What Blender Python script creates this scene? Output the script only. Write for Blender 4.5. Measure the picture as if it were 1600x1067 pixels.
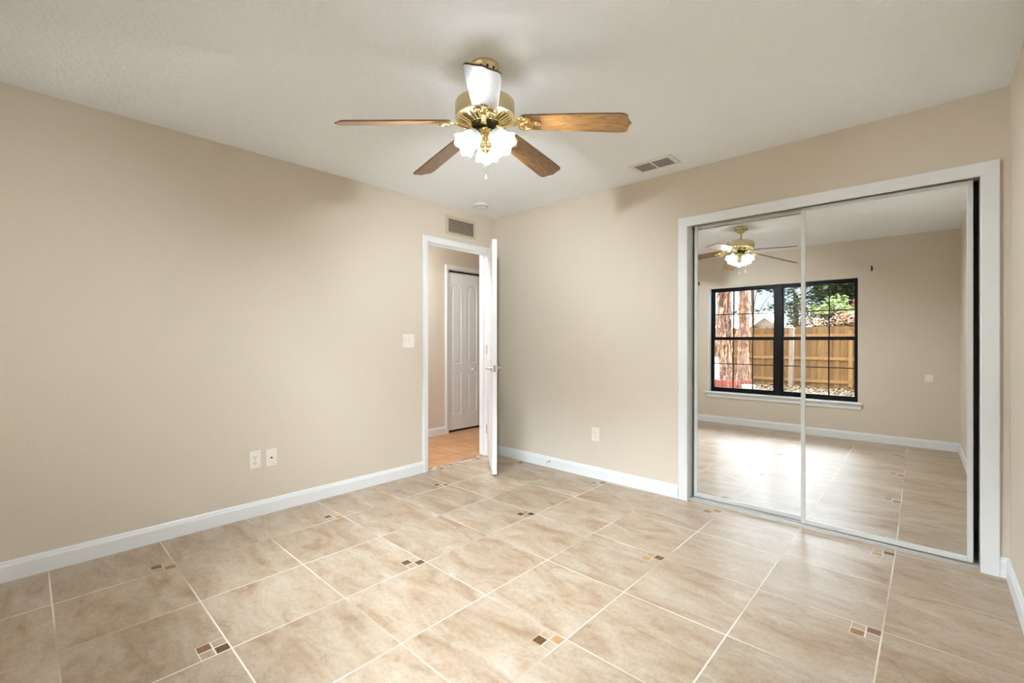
import bpy, bmesh, math, random
from mathutils import Matrix, Vector
PI = math.pi
S = bpy.context.scene
COL = S.collection
for o in list(bpy.data.objects):
    bpy.data.objects.remove(o)

# ------------------------------------------------------------------ camera
cd = bpy.data.cameras.new('camera')
cd.sensor_width = 36.0
cd.lens = 706.6 / 1600 * 36.0
cd.shift_y = -2.64 / 1600
cd.clip_start = 0.02
cam = bpy.data.objects.new('camera', cd)
COL.objects.link(cam)
cam.location = (3.354, -3.350, 1.1925)
cam.rotation_euler = (PI / 2, 0, math.radians(42.79))
S.camera = cam

# ------------------------------------------------------------------ world, sun, exposure
W = bpy.data.worlds.new('sky')
S.world = W
W.use_nodes = True
wn = W.node_tree
wn.nodes.clear()
sky = wn.nodes.new('ShaderNodeTexSky')
sky.sky_type = 'NISHITA'
sky.sun_disc = False
sky.sun_elevation = math.radians(48)
sky.sun_rotation = math.radians(-30)
sky.air_density = 0.8
sky.dust_density = 3.0
bg = wn.nodes.new('ShaderNodeBackground')
bg.inputs['Strength'].default_value = 0.33
wo = wn.nodes.new('ShaderNodeOutputWorld')
wn.links.new(sky.outputs[0], bg.inputs[0])
# bright cloud bank added high over the yard to light the room, unseen
ADDED_CLOUD = 38.0
tc = wn.nodes.new('ShaderNodeTexCoord')
sp = wn.nodes.new('ShaderNodeSeparateXYZ'); wn.links.new(tc.outputs['Generated'], sp.inputs[0])
def wramp(sock, a, b):
    x = wn.nodes.new('ShaderNodeMapRange'); x.interpolation_type = 'SMOOTHSTEP'
    x.inputs[1].default_value = a; x.inputs[2].default_value = b
    wn.links.new(sock, x.inputs[0]); return x.outputs[0]
def wmul(a, b):
    x = wn.nodes.new('ShaderNodeMath'); x.operation = 'MULTIPLY'
    for i, v in enumerate((a, b)):
        if isinstance(v, float): x.inputs[i].default_value = v
        else: wn.links.new(v, x.inputs[i])
    return x.outputs[0]
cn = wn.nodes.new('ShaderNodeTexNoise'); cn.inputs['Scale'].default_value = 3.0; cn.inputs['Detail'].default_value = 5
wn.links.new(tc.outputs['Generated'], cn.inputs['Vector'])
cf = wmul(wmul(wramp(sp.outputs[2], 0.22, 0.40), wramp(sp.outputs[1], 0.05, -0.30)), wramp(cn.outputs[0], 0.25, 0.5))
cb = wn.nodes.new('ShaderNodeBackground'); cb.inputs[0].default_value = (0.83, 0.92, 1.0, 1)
wn.links.new(wmul(cf, ADDED_CLOUD), cb.inputs[1])
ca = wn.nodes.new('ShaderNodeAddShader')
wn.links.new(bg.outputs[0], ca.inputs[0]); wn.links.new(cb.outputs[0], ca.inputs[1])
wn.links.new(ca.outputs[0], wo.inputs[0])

sd = bpy.data.lights.new('sun', 'SUN')
sd.energy = 2.0
sd.angle = math.radians(0.6)
sd.color = (1.0, 0.94, 0.84)
sun = bpy.data.objects.new('sun', sd)
COL.objects.link(sun)
# shines over the roof of the house onto the fence: high, from the house side and the right
sun.rotation_euler = Vector((-0.42, -0.62, -0.86)).to_track_quat('-Z', 'Y').to_euler()

BULB = 3900.0      # radiance of the fan's bulbs
SHADE_GLOW = 20.0    # glow of the frosted glass
HALL_FILL = 105.0  # strength of the unseen lamp added in the hall
S.view_settings.view_transform = 'Standard'
S.view_settings.look = 'None'
S.view_settings.gamma = 1.0
S.view_settings.use_curve_mapping = False
S.view_settings.exposure = 0.50

# ------------------------------------------------------------------ helpers
def srgb(r, g, b):
    def f(c):
        c /= 255.0
        return c / 12.92 if c <= 0.04045 else ((c + 0.055) / 1.055) ** 2.4
    return (f(r), f(g), f(b), 1.0)

class NT:
    """a small shorthand for node trees"""
    def __init__(self, name):
        self.m = bpy.data.materials.new(name)
        self.m.use_nodes = True
        self.t = self.m.node_tree
        self.t.nodes.clear()
        self.out = self.t.nodes.new('ShaderNodeOutputMaterial')
    def n(self, typ, **kw):
        x = self.t.nodes.new(typ)
        for k, v in kw.items():
            setattr(x, k, v)
        return x
    def put(self, sock, v):
        if hasattr(v, 'is_linked') or isinstance(v, bpy.types.NodeSocket):
            self.t.links.new(v, sock)
        else:
            sock.default_value = v
    def math(self, op, a, b=None, c=None, clamp=False):
        x = self.n('ShaderNodeMath', operation=op, use_clamp=clamp)
        self.put(x.inputs[0], a)
        if b is not None: self.put(x.inputs[1], b)
        if c is not None: self.put(x.inputs[2], c)
        return x.outputs[0]
    def mix(self, f, a, b, typ='RGBA', blend='MIX'):
        x = self.n('ShaderNodeMix', data_type=typ)
        if typ == 'RGBA':
            x.blend_type = blend
            self.put(x.inputs[0], f); self.put(x.inputs[6], a); self.put(x.inputs[7], b)
            return x.outputs[2]
        self.put(x.inputs[0], f); self.put(x.inputs[2], a); self.put(x.inputs[3], b)
        return x.outputs[0]
    def ramp(self, f, stops, interp='LINEAR'):
        x = self.n('ShaderNodeValToRGB')
        x.color_ramp.interpolation = interp
        e = x.color_ramp.elements
        while len(e) < len(stops): e.new(0.5)
        for k, (p, c) in enumerate(stops):
            e[k].position = p
            e[k].color = c if len(c) == 4 else (*c, 1)
        self.put(x.inputs[0], f)
        return x.outputs[0]
    def noise(self, vec, scale, detail=4, rough=0.5, dist=0.0):
        x = self.n('ShaderNodeTexNoise')
        self.put(x.inputs['Vector'], vec)
        x.inputs['Scale'].default_value = scale
        x.inputs['Detail'].default_value = detail
        x.inputs['Roughness'].default_value = rough
        x.inputs['Distortion'].default_value = dist
        return x.outputs[0]
    def coord(self):
        return self.n('ShaderNodeTexCoord').outputs['Object']
    def mapping(self, vec, scale=(1, 1, 1), rot=(0, 0, 0), loc=(0, 0, 0)):
        x = self.n('ShaderNodeMapping')
        self.put(x.inputs[0], vec)
        x.inputs['Location'].default_value = loc
        x.inputs['Rotation'].default_value = rot
        x.inputs['Scale'].default_value = scale
        return x.outputs[0]
    def bump(self, h, strength=0.2, dist=0.01):
        x = self.n('ShaderNodeBump')
        x.inputs['Strength'].default_value = strength
        x.inputs['Distance'].default_value = dist
        self.put(x.inputs['Height'], h)
        return x.outputs[0]
    def bsdf(self, col, rough=0.5, metal=0.0, normal=None, spec=0.5, coat=0.0, coat_rough=0.1, emit=None, emit_s=0.0, trans=0.0):
        b = self.n('ShaderNodeBsdfPrincipled')
        self.put(b.inputs['Base Color'], col)
        self.put(b.inputs['Roughness'], rough)
        b.inputs['Metallic'].default_value = metal
        b.inputs['Specular IOR Level'].default_value = spec
        b.inputs['Coat Weight'].default_value = coat
        b.inputs['Coat Roughness'].default_value = coat_rough
        b.inputs['Transmission Weight'].default_value = trans
        if normal is not None: self.put(b.inputs['Normal'], normal)
        if emit is not None:
            self.put(b.inputs['Emission Color'], emit)
            b.inputs['Emission Strength'].default_value = emit_s
        self.t.links.new(b.outputs[0], self.out.inputs[0])
        return b

def plain(name, col, rough=0.5, metal=0.0, vary=0.03, scale=30.0, bump=0.0, bscale=80.0, **kw):
    """one colour with a little procedural variation"""
    t = NT(name)
    c = t.coord()
    nz = t.noise(c, scale, 3)
    dark = tuple(max(0, x * (1 - vary)) for x in col[:3]) + (1,)
    lite = tuple(min(1, x * (1 + vary)) for x in col[:3]) + (1,)
    cc = t.ramp(nz, [(0.3, dark), (0.7, lite)])
    nr = t.bump(t.noise(c, bscale, 3), bump, 0.003) if bump else None
    t.bsdf(cc, rough, metal, nr, **kw)
    return t.m

# ------------------------------------------------------------------ materials
def mat_floor(name, pitch, x0, y0, inserts, cols, grout_a, grout_b, rough=0.36, seed=0.0):
    t = NT(name)
    P = t.coord()
    sx = t.n('ShaderNodeSeparateXYZ'); t.put(sx.inputs[0], P)
    u = t.math('DIVIDE', t.math('SUBTRACT', sx.outputs[0], x0), pitch)
    v = t.math('DIVIDE', t.math('SUBTRACT', sx.outputs[1], y0), pitch)
    iu, iv = t.math('FLOOR', u), t.math('FLOOR', v)
    fu, fv = t.math('SUBTRACT', u, iu), t.math('SUBTRACT', v, iv)
    du = t.math('MINIMUM', fu, t.math('SUBTRACT', 1.0, fu))
    dv = t.math('MINIMUM', fv, t.math('SUBTRACT', 1.0, fv))
    gw = 0.0029 / pitch
    g = t.math('LESS_THAN', t.math('MINIMUM', du, dv), gw)
    # a colour of its own for every tile
    cx = t.n('ShaderNodeCombineXYZ')
    t.put(cx.inputs[0], iu); t.put(cx.inputs[1], iv); cx.inputs[2].default_value = seed
    wn_ = t.n('ShaderNodeTexWhiteNoise', noise_dimensions='3D'); t.put(wn_.inputs['Vector'], cx.outputs[0])
    off = t.n('ShaderNodeVectorMath', operation='MULTIPLY_ADD')
    t.put(off.inputs[0], wn_.outputs['Color']); off.inputs[1].default_value = (9, 9, 9); t.put(off.inputs[2], P)
    q = off.outputs[0]
    q1 = t.mapping(q, (1.0, 2.6, 1), (0, 0, 0.5))
    n1 = t.noise(q1, 2.6, 9, 0.64, 0.7)
    n2 = t.noise(t.mapping(q, (1, 2.0, 1), (0, 0, -0.35)), 8.5, 10, 0.70, 1.0)
    n3 = t.noise(q, 60.0, 8, 0.75)
    base = t.ramp(n1, [(0.30, cols[0]), (0.46, cols[1]), (0.60, cols[2]), (0.74, cols[3])])
    fine = t.ramp(n2, [(0.30, (0.68, 0.64, 0.60)), (0.44, (0.95, 0.94, 0.93)), (0.58, (1, 1, 1)), (0.75, (1.10, 1.10, 1.10))])
    body = t.mix(0.85, base, fine, blend='MULTIPLY')
    speck = t.ramp(n3, [(0.36, (0.82, 0.80, 0.77)), (0.52, (1, 1, 1)), (0.66, (1.08, 1.08, 1.08))])
    body = t.mix(0.7, body, speck, blend='MULTIPLY')
    rust = t.ramp(t.noise(t.mapping(q, (1, 1.8, 1), (0, 0, 0.9)), 4.2, 7, 0.6, 0.5), [(0.56, (1, 1, 1)), (0.70, (0.93, 0.84, 0.74))])
    body = t.mix(0.8, body, rust, blend='MULTIPLY')
    tone = t.ramp(wn_.outputs['Value'], [(0, (0.93, 0.92, 0.91)), (1, (1.05, 1.05, 1.05))])
    body = t.mix(1.0, body, tone, blend='MULTIPLY')
    ng = t.noise(P, 1.6, 2)
    gcol = t.ramp(ng, [(0.40, grout_a), (0.60, grout_b)])
    col = t.mix(g, body, gcol)
    gall = g
    if inserts:
        a = 0.100 / pitch
        odd = t.math('MULTIPLY', t.math('FLOORED_MODULO', iu, 2.0), t.math('FLOORED_MODULO', iv, 2.0))
        ins = t.math('MULTIPLY', odd, t.math('MULTIPLY', t.math('GREATER_THAN', fu, 1 - a), t.math('GREATER_THAN', fv, 1 - a)))
        su = t.math('MULTIPLY', t.math('SUBTRACT', fu, 1 - a), 2 / a)
        sv = t.math('MULTIPLY', t.math('SUBTRACT', fv, 1 - a), 2 / a)
        ju, jv = t.math('FLOOR', su), t.math('FLOOR', sv)
        gu, gv = t.math('SUBTRACT', su, ju), t.math('SUBTRACT', sv, jv)
        eu = t.math('MINIMUM', gu, t.math('SUBTRACT', 1.0, gu))
        ev = t.math('MINIMUM', gv, t.math('SUBTRACT', 1.0, gv))
        gi = t.math('LESS_THAN', t.math('MINIMUM', eu, ev), 0.055)
        c2 = t.n('ShaderNodeCombineXYZ')
        t.put(c2.inputs[0], t.math('MULTIPLY_ADD', iu, 2.0, ju)); t.put(c2.inputs[1], t.math('MULTIPLY_ADD', iv, 2.0, jv)); c2.inputs[2].default_value = 3.7
        w2 = t.n('ShaderNodeTexWhiteNoise', noise_dimensions='3D'); t.put(w2.inputs['Vector'], c2.outputs[0])
        stone = t.ramp(w2.outputs['Value'], [(0.0, srgb(104, 72, 42)), (0.36, srgb(150, 112, 62)), (0.62, srgb(184, 146, 96)), (0.84, srgb(128, 92, 60))], 'CONSTANT')
        grain = t.ramp(t.noise(q, 60, 5, 0.7), [(0.3, (0.7, 0.68, 0.66)), (0.65, (1.12, 1.1, 1.06))])
        stone = t.mix(0.9, stone, grain, blend='MULTIPLY')
        same = t.math('COMPARE', ju, jv, 0.1)          # two coloured stones on the diagonal, two of the floor's own
        stone = t.mix(same, body, stone)
        stone = t.mix(gi, stone, gcol)
        col = t.mix(t.math('MULTIPLY', ins, t.math('SUBTRACT', 1.0, g)), col, stone)
        gall = t.math('MAXIMUM', g, t.math('MULTIPLY', ins, gi))
    h = t.math('SUBTRACT', t.math('MULTIPLY', n2, 0.25), gall)
    r = t.mix(gall, t.math('MULTIPLY_ADD', n2, 0.16, rough - 0.08), 0.8, 'FLOAT')
    t.bsdf(col, r, normal=t.bump(h, 0.25, 0.002), spec=0.45)
    return t.m

def mat_paint(name, col, peel, scale, rough=0.75):
    t = NT(name)
    P = t.coord()
    n = t.noise(P, 0.8, 2)
    c = t.ramp(n, [(0.3, tuple(x * 0.985 for x in col[:3])), (0.7, tuple(min(1, x * 1.015) for x in col[:3]))])
    h = t.noise(P, scale, 4, 0.55)
    h = t.ramp(h, [(0.42, (0, 0, 0)), (0.60, (1, 1, 1))])
    t.bsdf(c, rough, normal=t.bump(h, peel, 0.004), spec=0.25)
    return t.m

def mat_wood(name, stops, coat=0.0, rough=0.4, along=0, scale=1.0):
    """straight grain along a local axis (0 x, 1 y, 2 z) with cathedral figure"""
    t = NT(name)
    P = t.coord()
    sc = [9.0 * scale] * 3; sc[along] = 0.9 * scale
    w = t.noise(t.mapping(P, tuple(sc)), 3.0, 3, 0.5, 0.6)
    rings = t.math('FRACT', t.math('MULTIPLY', w, 11.0))
    sc2 = [160.0 * scale] * 3; sc2[along] = 4.0 * scale
    fib = t.noise(t.mapping(P, tuple(sc2)), 1.0, 4, 0.6)
    f = t.math('ADD', t.math('MULTIPLY', rings, 0.55), t.math('MULTIPLY', fib, 0.5), clamp=True)
    c = t.ramp(f, stops)
    t.bsdf(c, rough, normal=t.bump(fib, 0.06, 0.002), coat=coat, coat_rough=0.34)
    return t.m

M = {}
M['floor'] = mat_floor('beige_tile_floor', 0.46, 0.4492, -2.8021, True,
                       [srgb(160, 132, 106), srgb(179, 158, 135), srgb(191, 175, 155), srgb(206, 194, 180)], srgb(236, 228, 217), srgb(190, 172, 150))
M['hallfloor'] = mat_floor('terracotta_tile_floor', 0.404, -0.684, -0.262, False,
                           [srgb(190, 136, 92), srgb(204, 152, 106), srgb(212, 164, 120), srgb(220, 176, 134)], srgb(164, 124, 90), srgb(142, 104, 72), seed=5.0)
M['wall'] = mat_paint('beige_wall_paint', srgb(221, 209, 192), 0.10, 90.0)
M['ceiling'] = mat_paint('white_textured_ceiling', srgb(245, 248, 251), 0.30, 42.0, 0.85)
M['trim'] = plain('white_trim_paint', srgb(236, 237, 237), 0.38, vary=0.012, scale=8)
M['door'] = plain('white_door_paint', srgb(234, 234, 233), 0.42, vary=0.012, scale=8, bump=0.03, bscale=60)
M['plate'] = plain('ivory_plastic', srgb(243, 236, 224), 0.35, vary=0.01)
M['white'] = plain('white_plastic', srgb(232, 231, 227), 0.4, vary=0.01)
M['slot'] = plain('dark_slot', srgb(60, 54, 48), 0.6)
M['dark'] = plain('near_black', srgb(22, 21, 21), 0.6)
M['steel'] = plain('satin_nickel', srgb(200, 196, 188), 0.28, 1.0, vary=0.04)
M['alu'] = plain('white_aluminium_frame', srgb(214, 213, 208), 0.32, 0.0, vary=0.015, spec=0.6)
M['track'] = plain('aluminium_track', srgb(198, 194, 188), 0.35, 0.6, vary=0.05)
M['brass'] = plain('polished_brass', srgb(230, 210, 152), 0.16, 1.0, vary=0.05, scale=20)
M['brass_satin'] = plain('satin_brass', srgb(222, 210, 168), 0.32, 1.0, vary=0.03, scale=12)
M['ventbeige'] = plain('beige_painted_grille', srgb(205, 190, 166), 0.5, vary=0.02)
M['black'] = plain('black_window_metal', srgb(9, 8, 8), 0.5, vary=0.1, spec=0.25)
M['curb'] = plain('dark_bronze', srgb(44, 38, 32), 0.4, 0.3)
M['oak'] = mat_wood('oak_blade', [(0.08, srgb(58, 36, 14)), (0.32, srgb(96, 64, 28)), (0.6, srgb(128, 90, 44)), (0.95, srgb(150, 110, 60))], coat=0.55, rough=0.4, scale=0.75)
M['edge'] = plain('dark_blade_edge', srgb(104, 82, 62), 0.4)
M['fence'] = mat_wood('raw_fence_pine', [(0.1, srgb(120, 90, 54)), (0.5, srgb(156, 122, 78)), (0.95, srgb(178, 146, 98))], rough=0.8, along=2, scale=0.6)
M['greywood'] = mat_wood('weathered_wood', [(0.1, srgb(112, 100, 90)), (0.6, srgb(150, 140, 130)), (0.95, srgb(180, 170, 160))], rough=0.85, along=2)
M['brick'] = plain('red_brick', srgb(150, 84, 68), 0.85, vary=0.18, scale=14, bump=0.4, bscale=60)
M['concrete'] = plain('pale_concrete', srgb(206, 200, 190), 0.85, vary=0.06, bump=0.3)
M['litter'] = plain('dry_leaf_litter', srgb(108, 90, 66), 0.9, vary=0.3, scale=6)
M['earth'] = plain('dry_earth', srgb(98, 82, 62), 0.95, vary=0.2, scale=3, bump=0.5, bscale=20)
M['housewall'] = plain('pale_stucco', srgb(214, 208, 200), 0.9, vary=0.03)
M['roof'] = plain('grey_shingles', srgb(168, 164, 164), 0.9, vary=0.08, scale=9)
M['fascia'] = plain('white_fascia', srgb(240, 240, 238), 0.6, vary=0.01)
t = NT('raw_fence_boards')
P = t.coord()
fb = t.noise(t.mapping(P, (60, 60, 2.0)), 1.0, 5, 0.65)
bd = t.noise(t.mapping(P, (7.2, 0.1, 0.1)), 1.0, 1)
cc = t.ramp(fb, [(0.2, srgb(104, 76, 44)), (0.5, srgb(138, 108, 68)), (0.8, srgb(166, 136, 92))])
cc = t.mix(0.9, cc, t.ramp(bd, [(0.35, (0.72, 0.70, 0.66)), (0.62, (1.06, 1.05, 1.04))]), blend='MULTIPLY')
t.bsdf(cc, 0.85); M['fenceboard'] = t.m
def mat_bark(name, stops):
    t = NT(name)
    P = t.coord()
    a = t.noise(t.mapping(P, (11, 11, 2.4)), 2.6, 9, 0.7, 0.8)
    t.bsdf(t.ramp(a, stops), 0.9, normal=t.bump(a, 0.8, 0.05))
    return t.m
M['bark'] = mat_bark('shaggy_bark', [(0.38, srgb(44, 36, 30)), (0.46, srgb(112, 66, 46)), (0.53, srgb(134, 104, 88)), (0.62, srgb(178, 164, 156))])
M['palebark'] = mat_bark('pale_bark', [(0.38, srgb(88, 66, 54)), (0.46, srgb(164, 122, 100)), (0.54, srgb(186, 162, 146)), (0.63, srgb(212, 204, 198))])
M['twig'] = plain('brown_twigs', srgb(104, 82, 62), 0.9, vary=0.2)
def mat_leaf(name, a, b, c):
    t = NT(name)
    P = t.coord()
    n = t.noise(P, 5.0, 3)
    t.bsdf(t.ramp(n, [(0.35, a), (0.5, b), (0.66, c)]), 0.5, spec=0.4)
    return t.m
M['leafdark'] = mat_leaf('dark_green_leaves', srgb(24, 36, 18), srgb(44, 62, 30), srgb(76, 98, 50))
M['leafpale'] = mat_leaf('pale_green_leaves', srgb(88, 112, 52), srgb(146, 166, 94), srgb(206, 214, 160))
M['leafred'] = mat_leaf('rust_leaves', srgb(110, 44, 28), srgb(164, 72, 46), srgb(206, 130, 96))
M['leafdry'] = mat_leaf('dry_leaves', srgb(120, 88, 64), srgb(182, 142, 110), srgb(222, 196, 168))

t = NT('mirror_glass'); t.bsdf((0.87, 0.875, 0.865, 1), 0.0, 1.0); M['mirror'] = t.m
t = NT('window_glass')
tr = t.n('ShaderNodeBsdfTransparent'); tr.inputs[0].default_value = (0.93, 0.94, 0.94, 1)
gl = t.n('ShaderNodeBsdfGlossy'); gl.inputs['Roughness'].default_value = 0.01
fr = t.n('ShaderNodeFresnel'); fr.inputs[0].default_value = 1.45
mx = t.n('ShaderNodeMixShader')
t.put(mx.inputs[0], fr.outputs[0]); t.put(mx.inputs[1], tr.outputs[0]); t.put(mx.inputs[2], gl.outputs[0])
t.t.links.new(mx.outputs[0], t.out.inputs[0]); M['glass'] = t.m
t = NT('lit_frosted_glass')
b = t.bsdf((0.50, 0.54, 0.57, 1), 0.25, spec=0.5, emit=(0.85, 0.935, 1.0, 1), emit_s=SHADE_GLOW)
sz = t.n('ShaderNodeSeparateXYZ'); t.put(sz.inputs[0], t.coord())
gl_ = t.n('ShaderNodeMapRange'); gl_.interpolation_type = 'SMOOTHSTEP'
t.put(gl_.inputs[0], sz.outputs[2])
for i_, v_ in enumerate((0.040, 0.085, 0.12, SHADE_GLOW)): gl_.inputs[i_ + 1].default_value = v_
t.put(b.inputs['Emission Strength'], gl_.outputs[0])
tl = t.n('ShaderNodeBsdfTranslucent'); tl.inputs[0].default_value = (0.92, 0.95, 0.98, 1)
mx = t.n('ShaderNodeMixShader'); mx.inputs[0].default_value = 0.04
t.t.links.new(b.outputs[0], mx.inputs[1]); t.t.links.new(tl.outputs[0], mx.inputs[2]); t.t.links.new(mx.outputs[0], t.out.inputs[0])
M['shade'] = t.m
def mat_emit(name, col, s):
    t = NT(name)
    e = t.n('ShaderNodeEmission'); e.inputs[0].default_value = col; e.inputs[1].default_value = s
    t.t.links.new(e.outputs[0], t.out.inputs[0])
    return t.m
M['bulb'] = mat_emit('bulb_glow', (0.82, 0.92, 1.0, 1), BULB)
M['hallfill'] = mat_emit('hall_fill_glow', (0.93, 0.96, 1.0, 1), HALL_FILL)
# mosaic strip in the doorway
t = NT('mosaic_strip')
P = t.coord()
vo = t.n('ShaderNodeTexBrick'); vo.offset = 0.5
t.put(vo.inputs['Vector'], t.mapping(P, (1, 1, 1), (0, 0, PI / 2)))
vo.inputs['Scale'].default_value = 1.0
vo.inputs['Brick Width'].default_value = 0.050; vo.inputs['Row Height'].default_value = 0.0233
vo.inputs['Mortar Size'].default_value = 0.0016
vo.inputs['Color1'].default_value = srgb(84, 46, 30); vo.inputs['Color2'].default_value = srgb(238, 222, 200)
vo.inputs['Mortar'].default_value = srgb(214, 196, 176); vo.inputs['Bias'].default_value = -0.1
t.bsdf(vo.outputs[0], 0.35); M['mosaic'] = t.m

# ------------------------------------------------------------------ mesh builder
class MB:
    def __init__(self): self.bm = bmesh.new()
    def poly(self, pts, faces):
        vs = [self.bm.verts.new(p) for p in pts]
        for f in faces:
            try: self.bm.faces.new([vs[i] for i in f])
            except ValueError: pass
        return vs
    def box(self, x0, x1, y0, y1, z0, z1, mx=None):
        p = [Vector((x, y, z)) for x in (x0, x1) for y in (y0, y1) for z in (z0, z1)]
        if mx: p = [mx @ v for v in p]
        return self.poly(p, [(0, 1, 3, 2), (4, 6, 7, 5), (0, 4, 5, 1), (2, 3, 7, 6), (0, 2, 6, 4), (1, 5, 7, 3)])
    def prism(self, prof, a, b, place):
        """a closed 2-D profile swept from a to b; place(p, t) gives the point"""
        n = len(prof)
        self.poly([place(p, a) for p in prof] + [place(p, b) for p in prof],
                  [tuple(range(n))[::-1], tuple(range(n, 2 * n))] + [(i, (i + 1) % n, n + (i + 1) % n, n + i) for i in range(n)])
    def lathe(self, prof, mx=None, n=32, wave=None):
        """(radius, z) profile turned about z"""
        rows = []
        for r, z in prof:
            row = []
            for k in range(n):
                a = 2 * PI * k / n
                rr, zz = (r, z) if wave is None else wave(r, z, a)
                v = Vector((rr * math.cos(a), rr * math.sin(a), zz))
                row.append(self.bm.verts.new(mx @ v if mx else v))
            rows.append(row)
        for i in range(len(rows) - 1):
            for k in range(n):
                self.bm.faces.new([rows[i][k], rows[i][(k + 1) % n], rows[i + 1][(k + 1) % n], rows[i + 1][k]])
        if wave is None:
            for row, rev in ((rows[0], True), (rows[-1], False)):
                try: self.bm.faces.new(row[::-1] if rev else row)
                except ValueError: pass
    def tube(self, pts, rad, n=8, cap=True):
        pts = [Vector(p) for p in pts]
        rows = []
        for i, p in enumerate(pts):
            d = (pts[min(i + 1, len(pts) - 1)] - pts[max(i - 1, 0)]).normalized()
            s = d.orthogonal().normalized() if i == 0 else (s - d * s.dot(d)).normalized()
            t_ = d.cross(s)
            r = rad[i] if isinstance(rad, (list, tuple)) else rad
            rows.append([self.bm.verts.new(p + (s * math.cos(2 * PI * k / n) + t_ * math.sin(2 * PI * k / n)) * r) for k in range(n)])
        for a, b in zip(rows, rows[1:]):
            for k in range(n):
                self.bm.faces.new([a[k], a[(k + 1) % n], b[(k + 1) % n], b[k]])
        if cap:
            self.bm.faces.new(rows[0][::-1]); self.bm.faces.new(rows[-1])
    def ball(self, c, r, sc=(1, 1, 1), n=16):
        bmesh.ops.create_uvsphere(self.bm, u_segments=n, v_segments=n // 2, radius=r,
                                  matrix=Matrix.Translation(c) @ Matrix.Diagonal((*sc, 1)))
    def build(self, name, mat, parent=None, smooth=False, mx=None, bevel=0.0, solid=0.0):
        bmesh.ops.recalc_face_normals(self.bm, faces=self.bm.faces)
        me = bpy.data.meshes.new(name)
        if mx is not None: self.bm.transform(mx)
        self.bm.to_mesh(me); self.bm.free()
        for m_ in (mat if isinstance(mat, (list, tuple)) else [mat]):
            me.materials.append(m_)
        o = bpy.data.objects.new(name, me); COL.objects.link(o)
        if parent: o.parent = parent
        if smooth:
            for p in me.polygons: p.use_smooth = True
            me.set_sharp_from_angle(angle=math.radians(38))
        if solid:
            md = o.modifiers.new('solid', 'SOLIDIFY'); md.thickness = solid; md.offset = 0
        if bevel:
            md = o.modifiers.new('bevel', 'BEVEL'); md.width = bevel; md.segments = 2; md.limit_method = 'ANGLE'; md.angle_limit = math.radians(40)
        return o

def tag(o, label, cat, group=None, kind=None):
    o['label'] = label; o['category'] = cat
    if group: o['group'] = group
    if kind: o['kind'] = kind
    return o
def thing(name, label, cat, loc=(0, 0, 0), rot=(0, 0, 0), group=None, kind=None):
    o = bpy.data.objects.new(name, None); o.empty_display_size = 0.1
    COL.objects.link(o); o.location = loc; o.rotation_euler = rot
    return tag(o, label, cat, group, kind)
def struct(o, label, cat): return tag(o, label, cat, None, 'structure')
def dup(root, loc, rot=None, label=None, cat=None):
    r = root.copy(); COL.objects.link(r); r.location = loc
    if rot: r.rotation_euler = rot
    if label: r['label'] = label
    for ch in list(root.children):
        c = ch.copy(); COL.objects.link(c); c.parent = r
        for g in ch.children:
            d = g.copy(); COL.objects.link(d); d.parent = c
    return r

# ------------------------------------------------------------------ room shell
RX, RY, RZ = 3.645, -3.545, 2.459       # right wall, window wall, ceiling
DL, DR, DZ = -0.856, -0.105, 2.082      # bedroom door opening (y, y, z)
CL, CR, CZ = 2.033, 3.542, 2.034        # closet opening (x, x, z)
WL, WR, WB, WT = 0.945, 2.755, 0.450, 2.008
HX = -1.160                              # far wall of the hall
WTH = 0.115

m = MB(); m.box(-0.060, RX + 0.10, RY - 0.10, 0.86, -0.05, 0)
struct(m.build('floor', M['floor']), 'beige stone-look tile floor with small mosaic inserts', 'floor')
m = MB(); m.box(HX - 0.75, -0.060, -3.2, 2.6, -0.05, 0)
struct(m.build('floor_hall', M['hallfloor']), 'orange terracotta tile floor of the hall beyond the door', 'floor')
m = MB(); m.box(-0.058, 0.034, DL, DR, 0.0, 0.0015)
struct(m.build('trim_1', M['mosaic']), 'brown and cream mosaic tile strip across the doorway floor', 'threshold')
m = MB(); m.box(-0.05, RX + 0.12, RY - 0.2, 0.86, RZ, RZ + 0.1)
struct(m.build('ceiling', M['ceiling']), 'white textured ceiling of the bedroom', 'ceiling')
m = MB(); m.box(HX - 0.75, -0.05, -3.2, 2.6, RZ, RZ + 0.1)
struct(m.build('ceiling_hall', M['ceiling']), 'white ceiling of the hall beyond the door', 'ceiling')

m = MB()
m.box(-WTH, 0, RY - 0.1, DL - 0.02, 0, RZ); m.box(-WTH, 0, DR + 0.02, 0.0, 0, RZ); m.box(-WTH, 0, DL - 0.02, DR + 0.02, DZ + 0.02, RZ)
m.box(-WTH, 0, 0.0, 2.6, 0, RZ)
struct(m.build('wall_left', M['wall']), 'long beige wall with the open doorway', 'wall')
m = MB()
m.box(0, CL - 0.018, 0, WTH, 0, RZ); m.box(CR + 0.018, RX, 0, WTH, 0, RZ); m.box(CL - 0.018, CR + 0.018, 0, WTH, CZ + 0.048, RZ)
struct(m.build('wall_back', M['wall']), 'beige wall holding the mirrored closet', 'wall')
m = MB(); m.box(RX, RX + 0.12, RY - 0.2, 0.86, 0, RZ)
struct(m.build('wall_right', M['wall']), 'beige wall at the right edge beside the closet', 'wall')
m = MB()
ty = RY - 0.20
m.box(-WTH, WL, ty, RY, -0.05, RZ); m.box(WR, RX, ty, RY, -0.05, RZ); m.box(WL, WR, ty, RY, WT, RZ); m.box(WL, WR, ty, RY, -0.05, WB)
struct(m.build('wall_rear', M['wall']), 'beige window wall seen in the closet mirrors', 'wall')
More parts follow.
